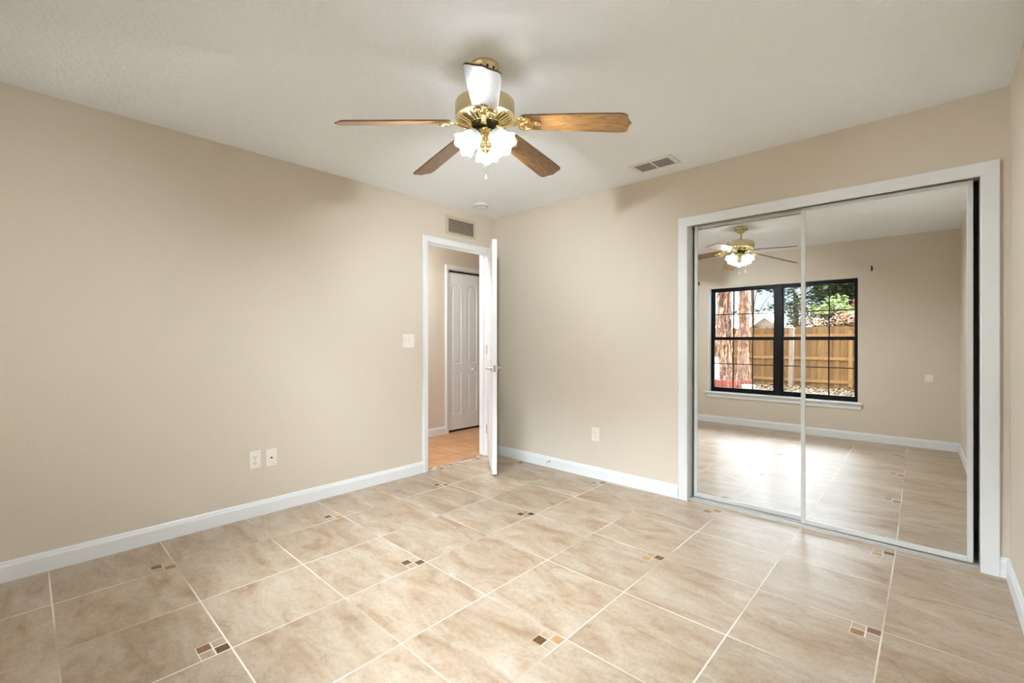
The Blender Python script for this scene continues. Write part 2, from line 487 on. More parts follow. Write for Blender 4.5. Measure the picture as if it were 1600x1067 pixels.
# closet interior
m = MB()
m.box(1.55, RX, 0.74, 0.86, 0, RZ); m.box(1.55, 1.67, WTH, 0.74, 0, RZ)
struct(m.build('wall_closet', M['wall']), 'unlit inner walls of the closet behind the mirrors', 'wall')
# hall
BL, BJ, BRR = 0.340, 0.616, 0.892        # bifold leaves along y
BZ = 2.088
m = MB()
m.box(HX - WTH, HX, -3.2, BL - 0.02, 0, RZ); m.box(HX - WTH, HX, 1.46, 2.6, 0, RZ); m.box(HX - WTH, HX, BL - 0.02, 1.46, BZ + 0.02, RZ)
m.box(HX - 0.75, HX - 0.65, -3.2, 2.6, 0, RZ)
struct(m.build('wall_hall', M['wall']), 'beige hall wall seen through the doorway', 'wall')
m = MB(); m.box(HX - 0.75, -WTH, 2.5, 2.6, 0, RZ); m.box(HX - 0.75, -WTH, -3.2, -3.1, 0, RZ)
struct(m.build('wall_hall_end', M['wall']), 'beige end walls of the hall beyond the doorway', 'wall')

# ------------------------------------------------------------------ baseboards, casings, jambs
BB = [(0, 0), (0.0145, 0), (0.0145, 0.074), (0.0125, 0.080), (0.0105, 0.084), (0.0085, 0.094), (0.005, 0.099), (0, 0.099)]
def base(name, label, runs):
    m = MB()
    for a, b, place in runs: m.prism(BB, a, b, place)
    return struct(m.build(name, M['trim']), label, 'baseboard')
lx = lambda p, t: Vector((p[0], t, p[1]))
base('baseboard_left', 'white baseboard along the long left wall', [(RY, DL - 0.058, lx), (DR + 0.06, -0.012, lx)])
by = lambda p, t: Vector((t, -p[0], p[1]))
base('baseboard_back', 'white baseboard between the door corner and the closet', [(0.0, CL - 0.072, by), (CR + 0.062, RX, by)])
base('baseboard_right', 'white baseboard along the right wall beside the closet', [(RY, -0.012, lambda p, t: Vector((RX - p[0], t, p[1])))])
base('baseboard_rear', 'white baseboard below the window, seen in the mirrors', [(0.0, RX, lambda p, t: Vector((t, RY + p[0], p[1])))])
base('baseboard_hall', 'white baseboard of the hall beside the folding doors', [(-3.1, BL - 0.066, lambda p, t: Vector((HX + p[0], t, p[1])))])

CAS = [(0, 0), (0, 0.011), (0.006, 0.016), (0.022, 0.018), (0.030, 0.0155), (0.040, 0.0135), (0.052, 0.011), (0.058, 0.008), (0.058, 0)]
def casing(name, label, w, frame, u0, u1, z1, mat='trim', prof=CAS, sill=0.0):
    """mitred door casing: frame(u, z, d) places along-wall, up, out-of-wall; profile runs from the outer edge inwards"""
    m = MB()
    k = w / 0.058
    n = len(prof)
    path = [(u0, sill, 1, 0), (u0, z1, 1, 1), (u1, z1, -1, 1), (u1, sill, -1, 0)]
    rows = []
    for (u, z, su, sz) in path:
        rows.append([m.bm.verts.new(frame(u - su * (w - p[0] * k), z + (sz * (w - p[0] * k)), p[1])) for p in prof])
    for a, b in zip(rows, rows[1:]):
        for i in range(n):
            m.bm.faces.new([a[i], a[(i + 1) % n], b[(i + 1) % n], b[i]])
    m.bm.faces.new(rows[0]); m.bm.faces.new(rows[-1][::-1])
    return struct(m.build(name, M[mat]), label, 'door frame')
c1 = casing('trim_2', 'white casing around the open bedroom doorway', 0.058, lambda u, z, d: Vector((d, u, z)), DL, DR, DZ)
def jamb(parent, name, x0, x1, u0, u1, z1, th=0.02):
    m = MB(); m.box(x0, x1, u0 - th, u0, 0, z1 + th); m.box(x0, x1, u1, u1 + th, 0, z1 + th); m.box(x0, x1, u0, u1, z1, z1 + th)
    # door stop
    m.box(-0.075, -0.045, u0, u0 + 0.011, 0, z1); m.box(-0.075, -0.045, u1 - 0.011, u1, 0, z1); m.box(-0.075, -0.045, u0 + 0.011, u1 - 0.011, z1 - 0.011, z1)
    return m.build(name, M['trim'], parent)
jamb(c1, 'jamb', -WTH, 0.0, DL, DR, DZ)
m = MB(); m.box(-0.040, -0.012, DL, DL + 0.0015, 0.895, 0.955); m.build('strike_plate', M['steel'], c1)['label'] = 'dull metal strike plate'
FLAT = [(0, 0), (0, 0.014), (0.003, 0.017), (0.054, 0.017), (0.058, 0.013), (0.058, 0)]
c2 = casing('trim_3', 'wide flat white casing around the mirrored closet', 0.069, lambda u, z, d: Vector((u, -d, z)), CL, CR, CZ, prof=FLAT)
m = MB(); m.box(CL - 0.018, CL, 0, WTH, 0, CZ + 0.048); m.box(CR, CR + 0.018, 0, WTH, 0, CZ + 0.048); m.box(CL, CR, 0, WTH, CZ + 0.030, CZ + 0.048)
m.build('jamb', M['trim'], c2)
c3 = casing('trim_4', 'white casing around the hall folding doors', 0.058, lambda u, z, d: Vector((HX + d, u, z)), BL - 0.004, 1.445, BZ)
m = MB(); m.box(HX - WTH, HX, BL - 0.022, BL - 0.004, 0, BZ + 0.018); m.box(HX - WTH, HX, 1.445, 1.463, 0, BZ + 0.018); m.box(HX - WTH, HX, BL - 0.004, 1.445, BZ, BZ + 0.018)
m.build('jamb', M['trim'], c3)

# ------------------------------------------------------------------ moulded panel doors
def outline(x0, x1, z0, z1, rise, d, n=14):
    xa, xb = x0 + d, x1 - d
    pts = [(xa, z0 + d), (xb, z0 + d)]
    for k in range(n + 1):
        s = 1 - 2 * k / n
        x = (xa + xb) / 2 + s * (xb - xa) / 2
        pts.append((x, z1 - d - rise * (1 - math.sqrt(max(0.0, 1 - s * s)))))
    return pts
def leaf(w, h, t_, panels):
    """door leaf: local x 0..w, y 0..t_, z 0..h, moulded panels on both faces"""
    m = MB(); bm = m.bm
    outer = {}
    for side, y, dirn in (('f', 0.0, 1), ('b', t_, -1)):
        edges = []
        def loop(pts, depth):
            vs = [bm.verts.new((x, y + dirn * depth, z)) for x, z in pts]
            return vs
        ov = loop([(0, 0), (w, 0), (w, h), (0, h)], 0)
        outer[side] = ov
        for i in range(4): edges.append(bm.edges.new((ov[i], ov[(i + 1) % 4])))
        holes = []
        for p in panels:
            rings = [loop(outline(*p, d), dep) for d, dep in ((0, 0), (0.007, 0.006), (0.016, 0.0065), (0.030, 0.0015))]
            n = len(rings[0])
            for i in range(n): edges.append(bm.edges.new((rings[0][i], rings[0][(i + 1) % n])))
            holes.append(rings)
        bmesh.ops.triangle_fill(bm, edges=edges, use_beauty=True, use_dissolve=False)
        for rings in holes:
            n = len(rings[0])
            for a, b in zip(rings, rings[1:]):
                for i in range(n): bm.faces.new([a[i], a[(i + 1) % n], b[(i + 1) % n], b[i]])
            bm.faces.new(rings[-1])
    for i in range(4):
        j = (i + 1) % 4
        bm.faces.new([outer['f'][i], outer['f'][j], outer['b'][j], outer['b'][i]])
    return m

# the bedroom door, half open into the room
LW, LH, LT = 0.748, 2.035, 0.040
d1 = thing('door_1', 'white panelled bedroom door standing half open', 'door', (0.006, DR - 0.004, 0.028), (0, 0, math.atan2(-0.652, 0.758)), kind='structure')
pan = []
for x0, x1 in ((0.115, 0.345), (0.403, 0.633)):
    pan += [(x0, x1, 0.21, 0.76, 0.0), (x0, x1, 0.93, 1.915, 0.085)]
leaf(LW, LH, LT, pan).build('door_leaf', M['door'], d1)
# lever handles, one on each face, and the latch plate on the edge
for side in (-1, 1):
    m = MB()
    y0 = 0.0 if side < 0 else LT
    yy = lambda d: y0 + side * d
    rot = Matrix.Translation((LW - 0.062, y0, 0.915)) @ Matrix.Rotation(PI / 2 * (1 if side < 0 else -1), 4, 'X')
    m.lathe([(0.031, 0.0), (0.031, 0.006), (0.026, 0.011), (0.012, 0.013), (0.011, 0.045), (0.0, 0.047)], rot, 24)
    pts = [(LW - 0.062 - s * 0.115, yy(0.043 + 0.012 * math.sin(s * PI) * 0.5), 0.915 - 0.012 * s * s) for s in [k / 8 for k in range(9)]]
    m.tube(pts, [0.0095 - 0.0025 * k / 8 for k in range(9)], 10)
    m.build('lever_handle', M['steel'], d1, smooth=True)['label'] = 'satin nickel lever handle'
m = MB(); m.box(LW, LW + 0.0015, 0.008, LT - 0.008, 0.885, 0.945); m.box(LW, LW + 0.009, 0.015, LT - 0.015, 0.905, 0.925)
m.build('latch_plate', M['steel'], d1)
for z in (0.20, 1.02, 1.80):
    m = MB(); m.tube([(-0.004, -0.006, z), (-0.004, -0.006, z + 0.09)], 0.0065, 10); m.box(-0.004, 0.0, -0.004, 0.03, z, z + 0.09)
    m.build('hinge', M['steel'], d1, smooth=True)
# hall bifold
def bifold(name, label, y0, y1, knob):
    r = thing(name, label, 'door', (HX - 0.012, y0, 0.030), (0, 0, PI / 2), kind='structure')
    w = y1 - y0 - 0.003
    leaf(w, BZ - 0.058, 0.030, [(0.055, w - 0.055, 0.20, 0.735, 0.0), (0.055, w - 0.055, 0.85, 1.885, 0.085)]).build('door_leaf', M['door'], r)
    if knob:
        m = MB(); m.lathe([(0.008, 0), (0.008, 0.012), (0.017, 0.020), (0.0185, 0.028), (0.014, 0.035), (0.0, 0.037)], Matrix.Translation((w * 0.46, 0.0, 0.765)) @ Matrix.Rotation(PI / 2, 4, 'X'), 20)
        m.build('knob', M['white'], r, smooth=True)
    return r
bifold('door_2', 'first white folding door leaf, hall closet, no knob', BL, BJ, False)
bifold('door_3', 'second white folding door leaf, hall closet, with round knob', BJ, BRR, True)
bifold('door_4', 'third white folding door leaf of the hall closet, hidden behind the door', BRR, BRR + 0.276, True)
bifold('door_5', 'fourth white folding door leaf of the hall closet, farthest along', BRR + 0.276, BRR + 0.552, False)

# ------------------------------------------------------------------ mirrored sliding doors
TILT, YAW = -0.0055, 0.0075
def slider(label, x0, x1, y, z0, z1):
    r = thing('mirrored_sliding_door', label, 'mirror door', ((x0 + x1) / 2, y, z0), (TILT, 0, YAW), 'mirrored closet doors')
    w, h, st, br, tr_ = x1 - x0, z1 - z0, 0.024, 0.030, 0.022
    m = MB(); m.box(-w / 2 + st - 0.003, w / 2 - st + 0.003, 0.006, 0.011, br - 0.003, h - tr_ + 0.003)
    m.build('mirror_panel', M['mirror'], r)
    for a, b, nm in ((-w / 2, -w / 2 + st, 'stile'), (w / 2 - st, w / 2, 'stile')):
        m = MB(); m.box(a, b, 0, 0.024, 0, h); m.build(nm, M['alu'], r, bevel=0.003)
    for a, b, nm in ((0, br, 'bottom_rail'), (h - tr_, h, 'top_rail')):
        m = MB(); m.box(-w / 2 + st, w / 2 - st, 0.001, 0.023, a, b); m.build(nm, M['alu'], r, bevel=0.002)
    return r
slider('mirrored closet door reflecting the ceiling fan, in the rear track', 2.050, 2.790, 0.070, 0.020, 2.044)
slider('mirrored closet door reflecting bare wall and a small square plate, front track', 2.744, 3.519, 0.030, 0.020, 2.036)
m = MB()
m.box(CL, CR, 0.008, 0.104, 0.0, 0.006)
for y in (0.010, 0.055, 0.100): m.box(CL, CR, y, y + 0.004, 0.006, 0.017)
for y in (0.030, 0.078): m.box(CL, CR, y, y + 0.003, 0.006, 0.012)
struct(m.build('trim_5', M['track'], bevel=0.001), 'aluminium floor track under the mirrored closet doors', 'door track')
m = MB()
m.box(CL, CR, 0.016, 0.112, CZ + 0.026, CZ + 0.030)
for y in (0.016, 0.062, 0.109): m.box(CL, CR, y, y + 0.003, CZ + 0.004, CZ + 0.026)
struct(m.build('trim_6', M['track']), 'aluminium head track above the mirrored closet doors', 'door track')

# ------------------------------------------------------------------ wall plates
def plate(name, label, cat, loc, rotz, w, h, kind):
    """local: x across, -y out of the wall, z up"""
    r = thing(name, label, cat, loc, (0, 0, rotz), 'wall plates')
    m = MB(); m.box(-w / 2, w / 2, -0.0055, 0, -h / 2, h / 2)
    m.build('cover_plate', M['plate'], r, bevel=0.0025)
    if kind == 'duplex':
        for dz in (0.0195, -0.0195):
            m = MB()
            n = 20; pts = []
            for k in range(n):
                a = 2 * PI * k / n
                pts.append((0.0165 * math.copysign(abs(math.cos(a)) ** 0.7, math.cos(a)), max(-0.0135, min(0.0135, 0.0165 * math.sin(a)))))
            m.prism([(p[0], p[1]) for p in pts], -0.0072, -0.005, lambda p, t: Vector((p[0], t, p[1] + dz)))
            f = m.build('receptacle', M['plate'], r)
            m = MB()
            for sx, hh in ((-0.0062, 0.0085), (0.0062, 0.0070)): m.box(sx - 0.0012, sx + 0.0012, -0.0078, -0.0070, dz + 0.0015 - hh / 2 + 0.002, dz + 0.0035 + hh / 2)
            m.lathe([(0.0028, 0.0070), (0.0028, 0.0078), (0, 0.0078)], Matrix.Translation((0, 0, dz - 0.0075)) @ Matrix.Rotation(PI / 2, 4, 'X'), 10)
            m.build('slots', M['slot'], f)
        m = MB(); m.lathe([(0.0032, 0.005), (0.003, 0.0066), (0, 0.0068)], Matrix.Rotation(PI / 2, 4, 'X'), 10); m.build('screw', M['steel'], r)
    if kind == 'coax':
        m = MB(); m.lathe([(0.0065, 0.005), (0.0065, 0.008), (0.0048, 0.008), (0.0048, 0.017), (0.003, 0.017), (0.003, 0.012), (0, 0.012)], Matrix.Rotation(PI / 2, 4, 'X'), 12)
        m.build('connector', M['slot'], r, smooth=True)['label'] = 'dark threaded connector'
        for dz in (0.041, -0.041):
            m = MB(); m.lathe([(0.003, 0.005), (0.003, 0.0062), (0, 0.0064)], Matrix.Translation((0, 0, dz)) @ Matrix.Rotation(PI / 2, 4, 'X'), 10); m.build('screw', M['plate'], r)
    if kind == 'rocker2':
        for dx in (-0.023, 0.023):
            m = MB(); m.poly([(dx - 0.0165, -0.0065, -0.0335), (dx + 0.0165, -0.0065, -0.0335), (dx + 0.0165, -0.0085, 0.0), (dx - 0.0165, -0.0085, 0.0), (dx + 0.0165, -0.0115, 0.0335), (dx - 0.0165, -0.0115, 0.0335),
                               (dx - 0.0165, -0.004, -0.0335), (dx + 0.0165, -0.004, -0.0335), (dx + 0.0165, -0.004, 0.0335), (dx - 0.0165, -0.004, 0.0335)],
                              [(0, 1, 2, 3), (3, 2, 4, 5), (0, 6, 7, 1), (5, 4, 8, 9), (1, 7, 8, 4, 2), (0, 3, 5, 9, 6)])
            m.build('rocker', M['plate'], r)
    if kind == 'square':
        m = MB(); m.box(-0.016, 0.016, -0.009, -0.005, -0.020, 0.020); m.build('cover', M['plate'], r, bevel=0.002)
    return r
plate('outlet_plate', 'duplex outlet plate low on long left wall, left of cable plate', 'outlet', (0, -2.287, 0.380), PI / 2, 0.072, 0.118, 'duplex')
plate('cable_plate', 'cable jack plate with one dark connector, low on left wall', 'cable jack', (0, -2.184, 0.378), PI / 2, 0.072, 0.118, 'coax')
plate('light_switch', 'double rocker light switch plate beside the door casing', 'light switch', (0, -1.064, 1.182), PI / 2, 0.118, 0.117, 'rocker2')
plate('outlet_plate', 'duplex outlet plate on back wall between door and closet', 'outlet', (1.235, 0, 0.378), 0, 0.072, 0.118, 'duplex')
plate('wall_plate', 'small square plate on window wall, reflected in the front mirror', 'wall plate', (3.395, RY, 0.795), PI, 0.072, 0.080, 'square')

# ------------------------------------------------------------------ vents, smoke detector, door stop
r = thing('return_air_grille', 'beige louvered air grille on the wall above the doorway', 'air vent', (0, -0.458, 2.283))
gw_, gh_ = 0.376, 0.178
m = MB()
for a, b, c_, d_ in ((-gw_ / 2, gw_ / 2, gh_ / 2 - 0.024, gh_ / 2), (-gw_ / 2, gw_ / 2, -gh_ / 2, -gh_ / 2 + 0.024), (-gw_ / 2, -gw_ / 2 + 0.028, -gh_ / 2 + 0.024, gh_ / 2 - 0.024), (gw_ / 2 - 0.028, gw_ / 2, -gh_ / 2 + 0.024, gh_ / 2 - 0.024)):
    m.box(0, 0.008, a, b, c_, d_)
m.build('grille_frame', M['ventbeige'], r, bevel=0.002)
m = MB(); m.box(0.0005, 0.0015, -gw_ / 2 + 0.02, gw_ / 2 - 0.02, -gh_ / 2 + 0.02, gh_ / 2 - 0.02); m.build('duct_opening', M['slot'], r)
m = MB()
for k in range(8):
    z = -gh_ / 2 + 0.032 + k * 0.0163
    m.poly([(0.002, y, z + 0.006 + dz) for y in (-gw_ / 2 + 0.028, gw_ / 2 - 0.028) for dz in (0, 0.0015)] + [(0.0095, y, z - 0.003 + dz) for y in (-gw_ / 2 + 0.028, gw_ / 2 - 0.028) for dz in (0, 0.0015)],
           [(0, 1, 3, 2), (4, 6, 7, 5), (0, 4, 5, 1), (2, 3, 7, 6), (0, 2, 6, 4), (1, 5, 7, 3)])
m.build('louvers', M['ventbeige'], r)

r = thing('ceiling_register', 'white two-panel supply vent on ceiling by the closet wall', 'air vent', (1.893, -0.262, RZ))
vw, vd = 0.318, 0.180
m = MB()
for a, b, c_, d_ in ((-vw / 2, vw / 2, vd / 2 - 0.028, vd / 2), (-vw / 2, vw / 2, -vd / 2, -vd / 2 + 0.028), (-vw / 2, -vw / 2 + 0.034, -vd / 2 + 0.028, vd / 2 - 0.028), (vw / 2 - 0.034, vw / 2, -vd / 2 + 0.028, vd / 2 - 0.028), (-0.008, 0.008, -vd / 2 + 0.028, vd / 2 - 0.028)):
    m.box(a, b, c_, d_, -0.008, 0)
m.build('register_frame', M['white'], r, bevel=0.003)
m = MB(); m.box(-vw / 2 + 0.02, vw / 2 - 0.02, -vd / 2 + 0.02, vd / 2 - 0.02, -0.0015, -0.0005); m.build('duct_opening', M['dark'], r)
lv = plain('grey_louver', srgb(146, 142, 136), 0.5)
for x0, x1 in ((-vw / 2 + 0.034, -0.008), (0.008, vw / 2 - 0.034)):
    m = MB()
    for k in range(8):
        y = -vd / 2 + 0.036 + k * 0.0152
        m.poly([(x, y, -0.002 + dz) for x in (x0, x1) for dz in (0, 0.001)] + [(x, y + 0.009, -0.0105 + dz) for x in (x0, x1) for dz in (0, 0.001)],
               [(0, 1, 3, 2), (4, 6, 7, 5), (0, 4, 5, 1), (2, 3, 7, 6), (0, 2, 6, 4), (1, 5, 7, 3)])
    m.build('louvers', lv, r)
r = thing('smoke_detector', 'round white smoke detector on ceiling in the far corner', 'smoke detector', (0.275, -0.446, RZ))
m = MB(); m.lathe([(0.066, 0.0), (0.066, -0.010), (0.060, -0.012), (0.058, -0.030), (0.050, -0.038), (0.0, -0.040)], None, 32); m.build('housing', M['white'], r, smooth=True)
m = MB(); m.lathe([(0.0595, -0.026), (0.0605, -0.0285), (0.0595, -0.031)], None, 32); m.build('vent_ring', M['dark'], r)
r = thing('door_stop', 'small white spring door stop on the back baseboard', 'door stop', (0.747, -0.0145, 0.060))
m = MB(); m.lathe([(0.011, 0.0), (0.011, 0.004), (0.006, 0.006), (0, 0.006)], Matrix.Rotation(PI / 2, 4, 'X'), 16); m.build('base', M['steel'], r, smooth=True)
m = MB()
m.tube([(0.0045 * math.cos(k * 0.7), -0.005 - k * 0.00042, 0.0045 * math.sin(k * 0.7)) for k in range(140)], 0.0011, 5); m.build('spring', M['steel'], r, smooth=True)
m = MB(); m.lathe([(0.0, 0.062), (0.0065, 0.062), (0.0075, 0.066), (0.006, 0.074), (0, 0.075)], Matrix.Rotation(PI / 2, 4, 'X'), 14); m.build('bumper', M['white'], r, smooth=True)

# ------------------------------------------------------------------ ceiling fan
fan = thing('ceiling_fan', 'brass ceiling fan with five oak blades and three lit tulip shades', 'ceiling fan', (1.838, -1.900, RZ))
T = Matrix.Translation((0, 0, -0.06)) @ Matrix.Rotation(math.radians(4.1), 4, Vector((0.866, 0.5, 0))) @ Matrix.Translation((0, 0, 0.06))
m = MB(); m.lathe([(0.0, 0.0), (0.067, 0.0), (0.067, -0.010), (0.062, -0.016), (0.060, -0.030), (0.050, -0.046), (0.034, -0.060), (0.022, -0.068), (0.0, -0.070)], None, 40)
can = m.build('canopy', M['brass_satin'], fan, smooth=True)
m = MB()
for k in range(12):
    a = 2 * PI * k / 12
    m.ball((0.0595 * math.cos(a), 0.0595 * math.sin(a), -0.030), 0.0055, (1, 1, 1.3), 8)
m.build('vent_holes', M['dark'], can)
m = MB(); m.tube([(0, 0, -0.055), (0, 0, -0.150)], 0.0125, 16); m.build('downrod', M['brass_satin'], fan, smooth=True, mx=T)
m = MB(); m.lathe([(0.0, -0.126), (0.017, -0.126), (0.020, -0.132), (0.020, -0.152), (0, -0.153)], None, 20); m.build('coupling', M['curb'], fan, smooth=True, mx=T)
m = MB(); m.lathe([(0.018, -0.150), (0.070, -0.152), (0.122, -0.158), (0.134, -0.164), (0.138, -0.174), (0.138, -0.222), (0.135, -0.228), (0.139, -0.231), (0.139, -0.236), (0.132, -0.240), (0.122, -0.241)], None, 56)
mot = m.build('motor_housing', M['brass_satin'], fan, smooth=True, mx=T)
m = MB(); m.lathe([(0.122, -0.238), (0.062, -0.262), (0.0, -0.262)], None, 40); m.build('vent_plate', M['curb'], mot, mx=T)
m = MB()
for k in range(30):
    a = 2 * PI * k / 30
    R = Matrix.Rotation(a, 4, 'Z')
    pts = [(0.064, -0.0045, -0.266), (0.064, 0.0045, -0.266), (0.124, 0.0085, -0.243), (0.124, -0.0085, -0.243), (0.064, -0.0045, -0.258), (0.064, 0.0045, -0.258), (0.124, 0.0085, -0.235), (0.124, -0.0085, -0.235)]
    m.poly([R @ Vector(p) for p in pts], [(0, 1, 2, 3), (4, 7, 6, 5), (0, 4, 5, 1), (1, 5, 6, 2), (2, 6, 7, 3), (3, 7, 4, 0)])
m.lathe([(0.058, -0.268), (0.072, -0.266), (0.072, -0.258), (0.058, -0.258)], None, 40)
m.build('vent_ribs', M['brass'], mot, mx=T)
m = MB(); m.lathe([(0.0, -0.258), (0.060, -0.262), (0.066, -0.270), (0.066, -0.282), (0.052, -0.286), (0.0, -0.287)], None, 36); m.build('flywheel', M['curb'], fan, smooth=True, mx=T)
m = MB(); m.lathe([(0.0, -0.280), (0.030, -0.284), (0.044, -0.290), (0.047, -0.300), (0.0455, -0.325), (0.040, -0.338), (0.026, -0.346), (0.022, -0.352), (0.026, -0.358), (0.026, -0.366), (0.018, -0.374), (0.019, -0.382), (0.012, -0.392), (0.006, -0.396), (0.0, -0.400)], None, 36)
sw = m.build('switch_housing', M['brass'], fan, smooth=True, mx=T)
# blades
def blade_outline():
    up = [(0.172, 0.030), (0.178, 0.043), (0.192, 0.051), (0.240, 0.0545), (0.340, 0.0585), (0.460, 0.0625), (0.560, 0.0650), (0.612, 0.0660),
          (0.632, 0.0640), (0.644, 0.0575), (0.649, 0.048), (0.651, 0.034), (0.655, 0.018), (0.661, 0.006)]
    return up + [(0.664, 0.0)] + [(x, -y) for x, y in up[::-1]]
def iron_plate():
    up = [(0.132, 0.010), (0.150, 0.012), (0.168, 0.030), (0.186, 0.043), (0.206, 0.046), (0.222, 0.040), (0.228, 0.030), (0.222, 0.021), (0.230, 0.016), (0.250, 0.017), (0.262, 0.010)]
    return up + [(0.267, 0.0)] + [(x, -y) for x, y in up[::-1]]
blade0 = None
for k in range(5):
    B = T @ Matrix.Rotation(math.radians(27.0 + 72 * k), 4, 'Z') @ Matrix.Translation((0, 0, -0.254)) @ Matrix.Rotation(math.radians(7.5), 4, 'Y') @ Matrix.Rotation(math.radians(-13.5), 4, 'X')
    if blade0 is None:
        m = MB(); m.prism(blade_outline(), 0.0, 0.0065, lambda p, t_: Vector((p[0], p[1], t_)))
        blade0 = o = m.build('blade', M['oak'], fan, bevel=0.0012)
        m = MB(); m.prism(iron_plate(), -0.0045, 0.0, lambda p, t_: Vector((p[0], p[1], t_)))
        pts = [(0.046, 0, -0.018), (0.070, 0, -0.022), (0.092, 0, -0.024), (0.112, 0, -0.018), (0.132, 0, -0.008), (0.150, 0, -0.0035)]
        hw = [0.020, 0.017, 0.013, 0.0115, 0.012, 0.014]
        rows = []
        for (x, y, z), w_ in zip(pts, hw):
            rows.append([m.bm.verts.new((x, s * w_, z + d)) for s, d in ((-1, -0.004), (1, -0.004), (0.7, 0.004), (-0.7, 0.004))])
        for a, b_ in zip(rows, rows[1:]):
            for i in range(4): m.bm.faces.new([a[i], a[(i + 1) % 4], b_[(i + 1) % 4], b_[i]])
        m.bm.faces.new(rows[0]); m.bm.faces.new(rows[-1][::-1])
        for px, py in ((0.196, 0.030), (0.196, -0.030), (0.248, 0.0)):
            m.ball((px, py, -0.005), 0.006, (1, 1, 0.5), 10)
        # raised rims of the two scrolls
        for s in (1, -1):
            m.tube([(0.186 + 0.030 * math.cos(a) * 0.9, s * (0.027 + 0.019 * math.sin(a)), -0.006) for a in [i * 2 * PI / 18 for i in range(19)]], 0.0035, 6)
        iron0 = m.build('blade_iron', M['brass'], o, smooth=True)
    else:
        o = blade0.copy(); COL.objects.link(o); o.parent = fan
        i_ = iron0.copy(); COL.objects.link(i_); i_.parent = o
    o.matrix_basis = B
# light kit
for k in range(3):
    a = math.radians(132.8 + 120 * k)
    X = T @ Matrix.Rotation(a, 4, 'Z') @ Matrix.Translation((0.036, 0, -0.312)) @ Matrix.Rotation(math.radians(180 - 50), 4, 'Y')   # local +z points out and down
    m = MB()
    m.tube([T @ Matrix.Rotation(a, 4, 'Z') @ Vector(p) for p in ((0.018, 0, -0.318), (0.030, 0, -0.310), (0.042, 0, -0.314))], 0.008, 10)
    m.lathe([(0.0, -0.006), (0.020, -0.006), (0.026, 0.002), (0.026, 0.016), (0.022, 0.018), (0.0, 0.018)], X, 24)
    m.build('lamp_holder', M['brass'], fan, smooth=True)
    def petal(r_, z_, an):
        f = max(0.0, (z_ - 0.055) / 0.047)
        return r_ * (1 + 0.06 * f * math.cos(6 * an)), z_ + 0.006 * f * math.cos(6 * an)
    m = MB(); m.lathe([(0.023, 0.006), (0.029, 0.012), (0.036, 0.022), (0.041, 0.036), (0.0425, 0.050), (0.043, 0.064), (0.045, 0.078), (0.050, 0.092), (0.0555, 0.100)], None, 48, wave=petal)
    sh = m.build('lamp_shade', M['shade'], fan, smooth=True, solid=0.0022)
    sh.matrix_basis = X
    m = MB(); m.lathe([(0.0, 0.018), (0.010, 0.020), (0.012, 0.030), (0.018, 0.044), (0.021, 0.056), (0.018, 0.068), (0.010, 0.075), (0.0, 0.077)], None, 20)
    m.build('bulb', M['bulb'], sh, smooth=True)
for (ox, oy), zt, zb_ in (((0.036, -0.036), -0.322, -0.470), ((0.0, 0.0), -0.398, -0.492)):
    m = MB(); m.tube([T @ Vector((ox * 1.25, oy * 1.25, zt)), T @ Vector((ox * 1.3, oy * 1.3, zt - 0.012)), Vector(((T @ Vector((ox * 1.3, oy * 1.3, zt - 0.02))).x, (T @ Vector((ox * 1.3, oy * 1.3, zt - 0.02))).y, zb_))], 0.0011, 6)
    e_ = (T @ Vector((ox * 1.3, oy * 1.3, zt - 0.02)))
    ch = m.build('pull_chain', M['brass_satin'], fan)
    m = MB(); m.lathe([(0.0, zb_ + 0.002), (0.0022, zb_), (0.003, zb_ - 0.006), (0.0062, zb_ - 0.020), (0.0058, zb_ - 0.026), (0.0, zb_ - 0.028)], Matrix.Translation((e_.x, e_.y, 0)), 14)
    m.build('pull_tassel', M['white'], ch, smooth=True)

# unseen flush lamp, added to light the hall beyond the door
r = thing('added_hall_lamp', 'unseen round flush lamp added on the hall ceiling to light the hall', 'fill lamp', (-0.64, -0.95, RZ))
m = MB(); m.lathe([(0.0, 0.0), (0.150, 0.0), (0.155, -0.012), (0.150, -0.022), (0.0, -0.022)], None, 36); m.build('base', M['white'], r, smooth=True)
m = MB(); m.lathe([(0.138, -0.022), (0.132, -0.048), (0.105, -0.076), (0.060, -0.094), (0.0, -0.100)], None, 36); m.build('diffuser', M['hallfill'], r, smooth=True)

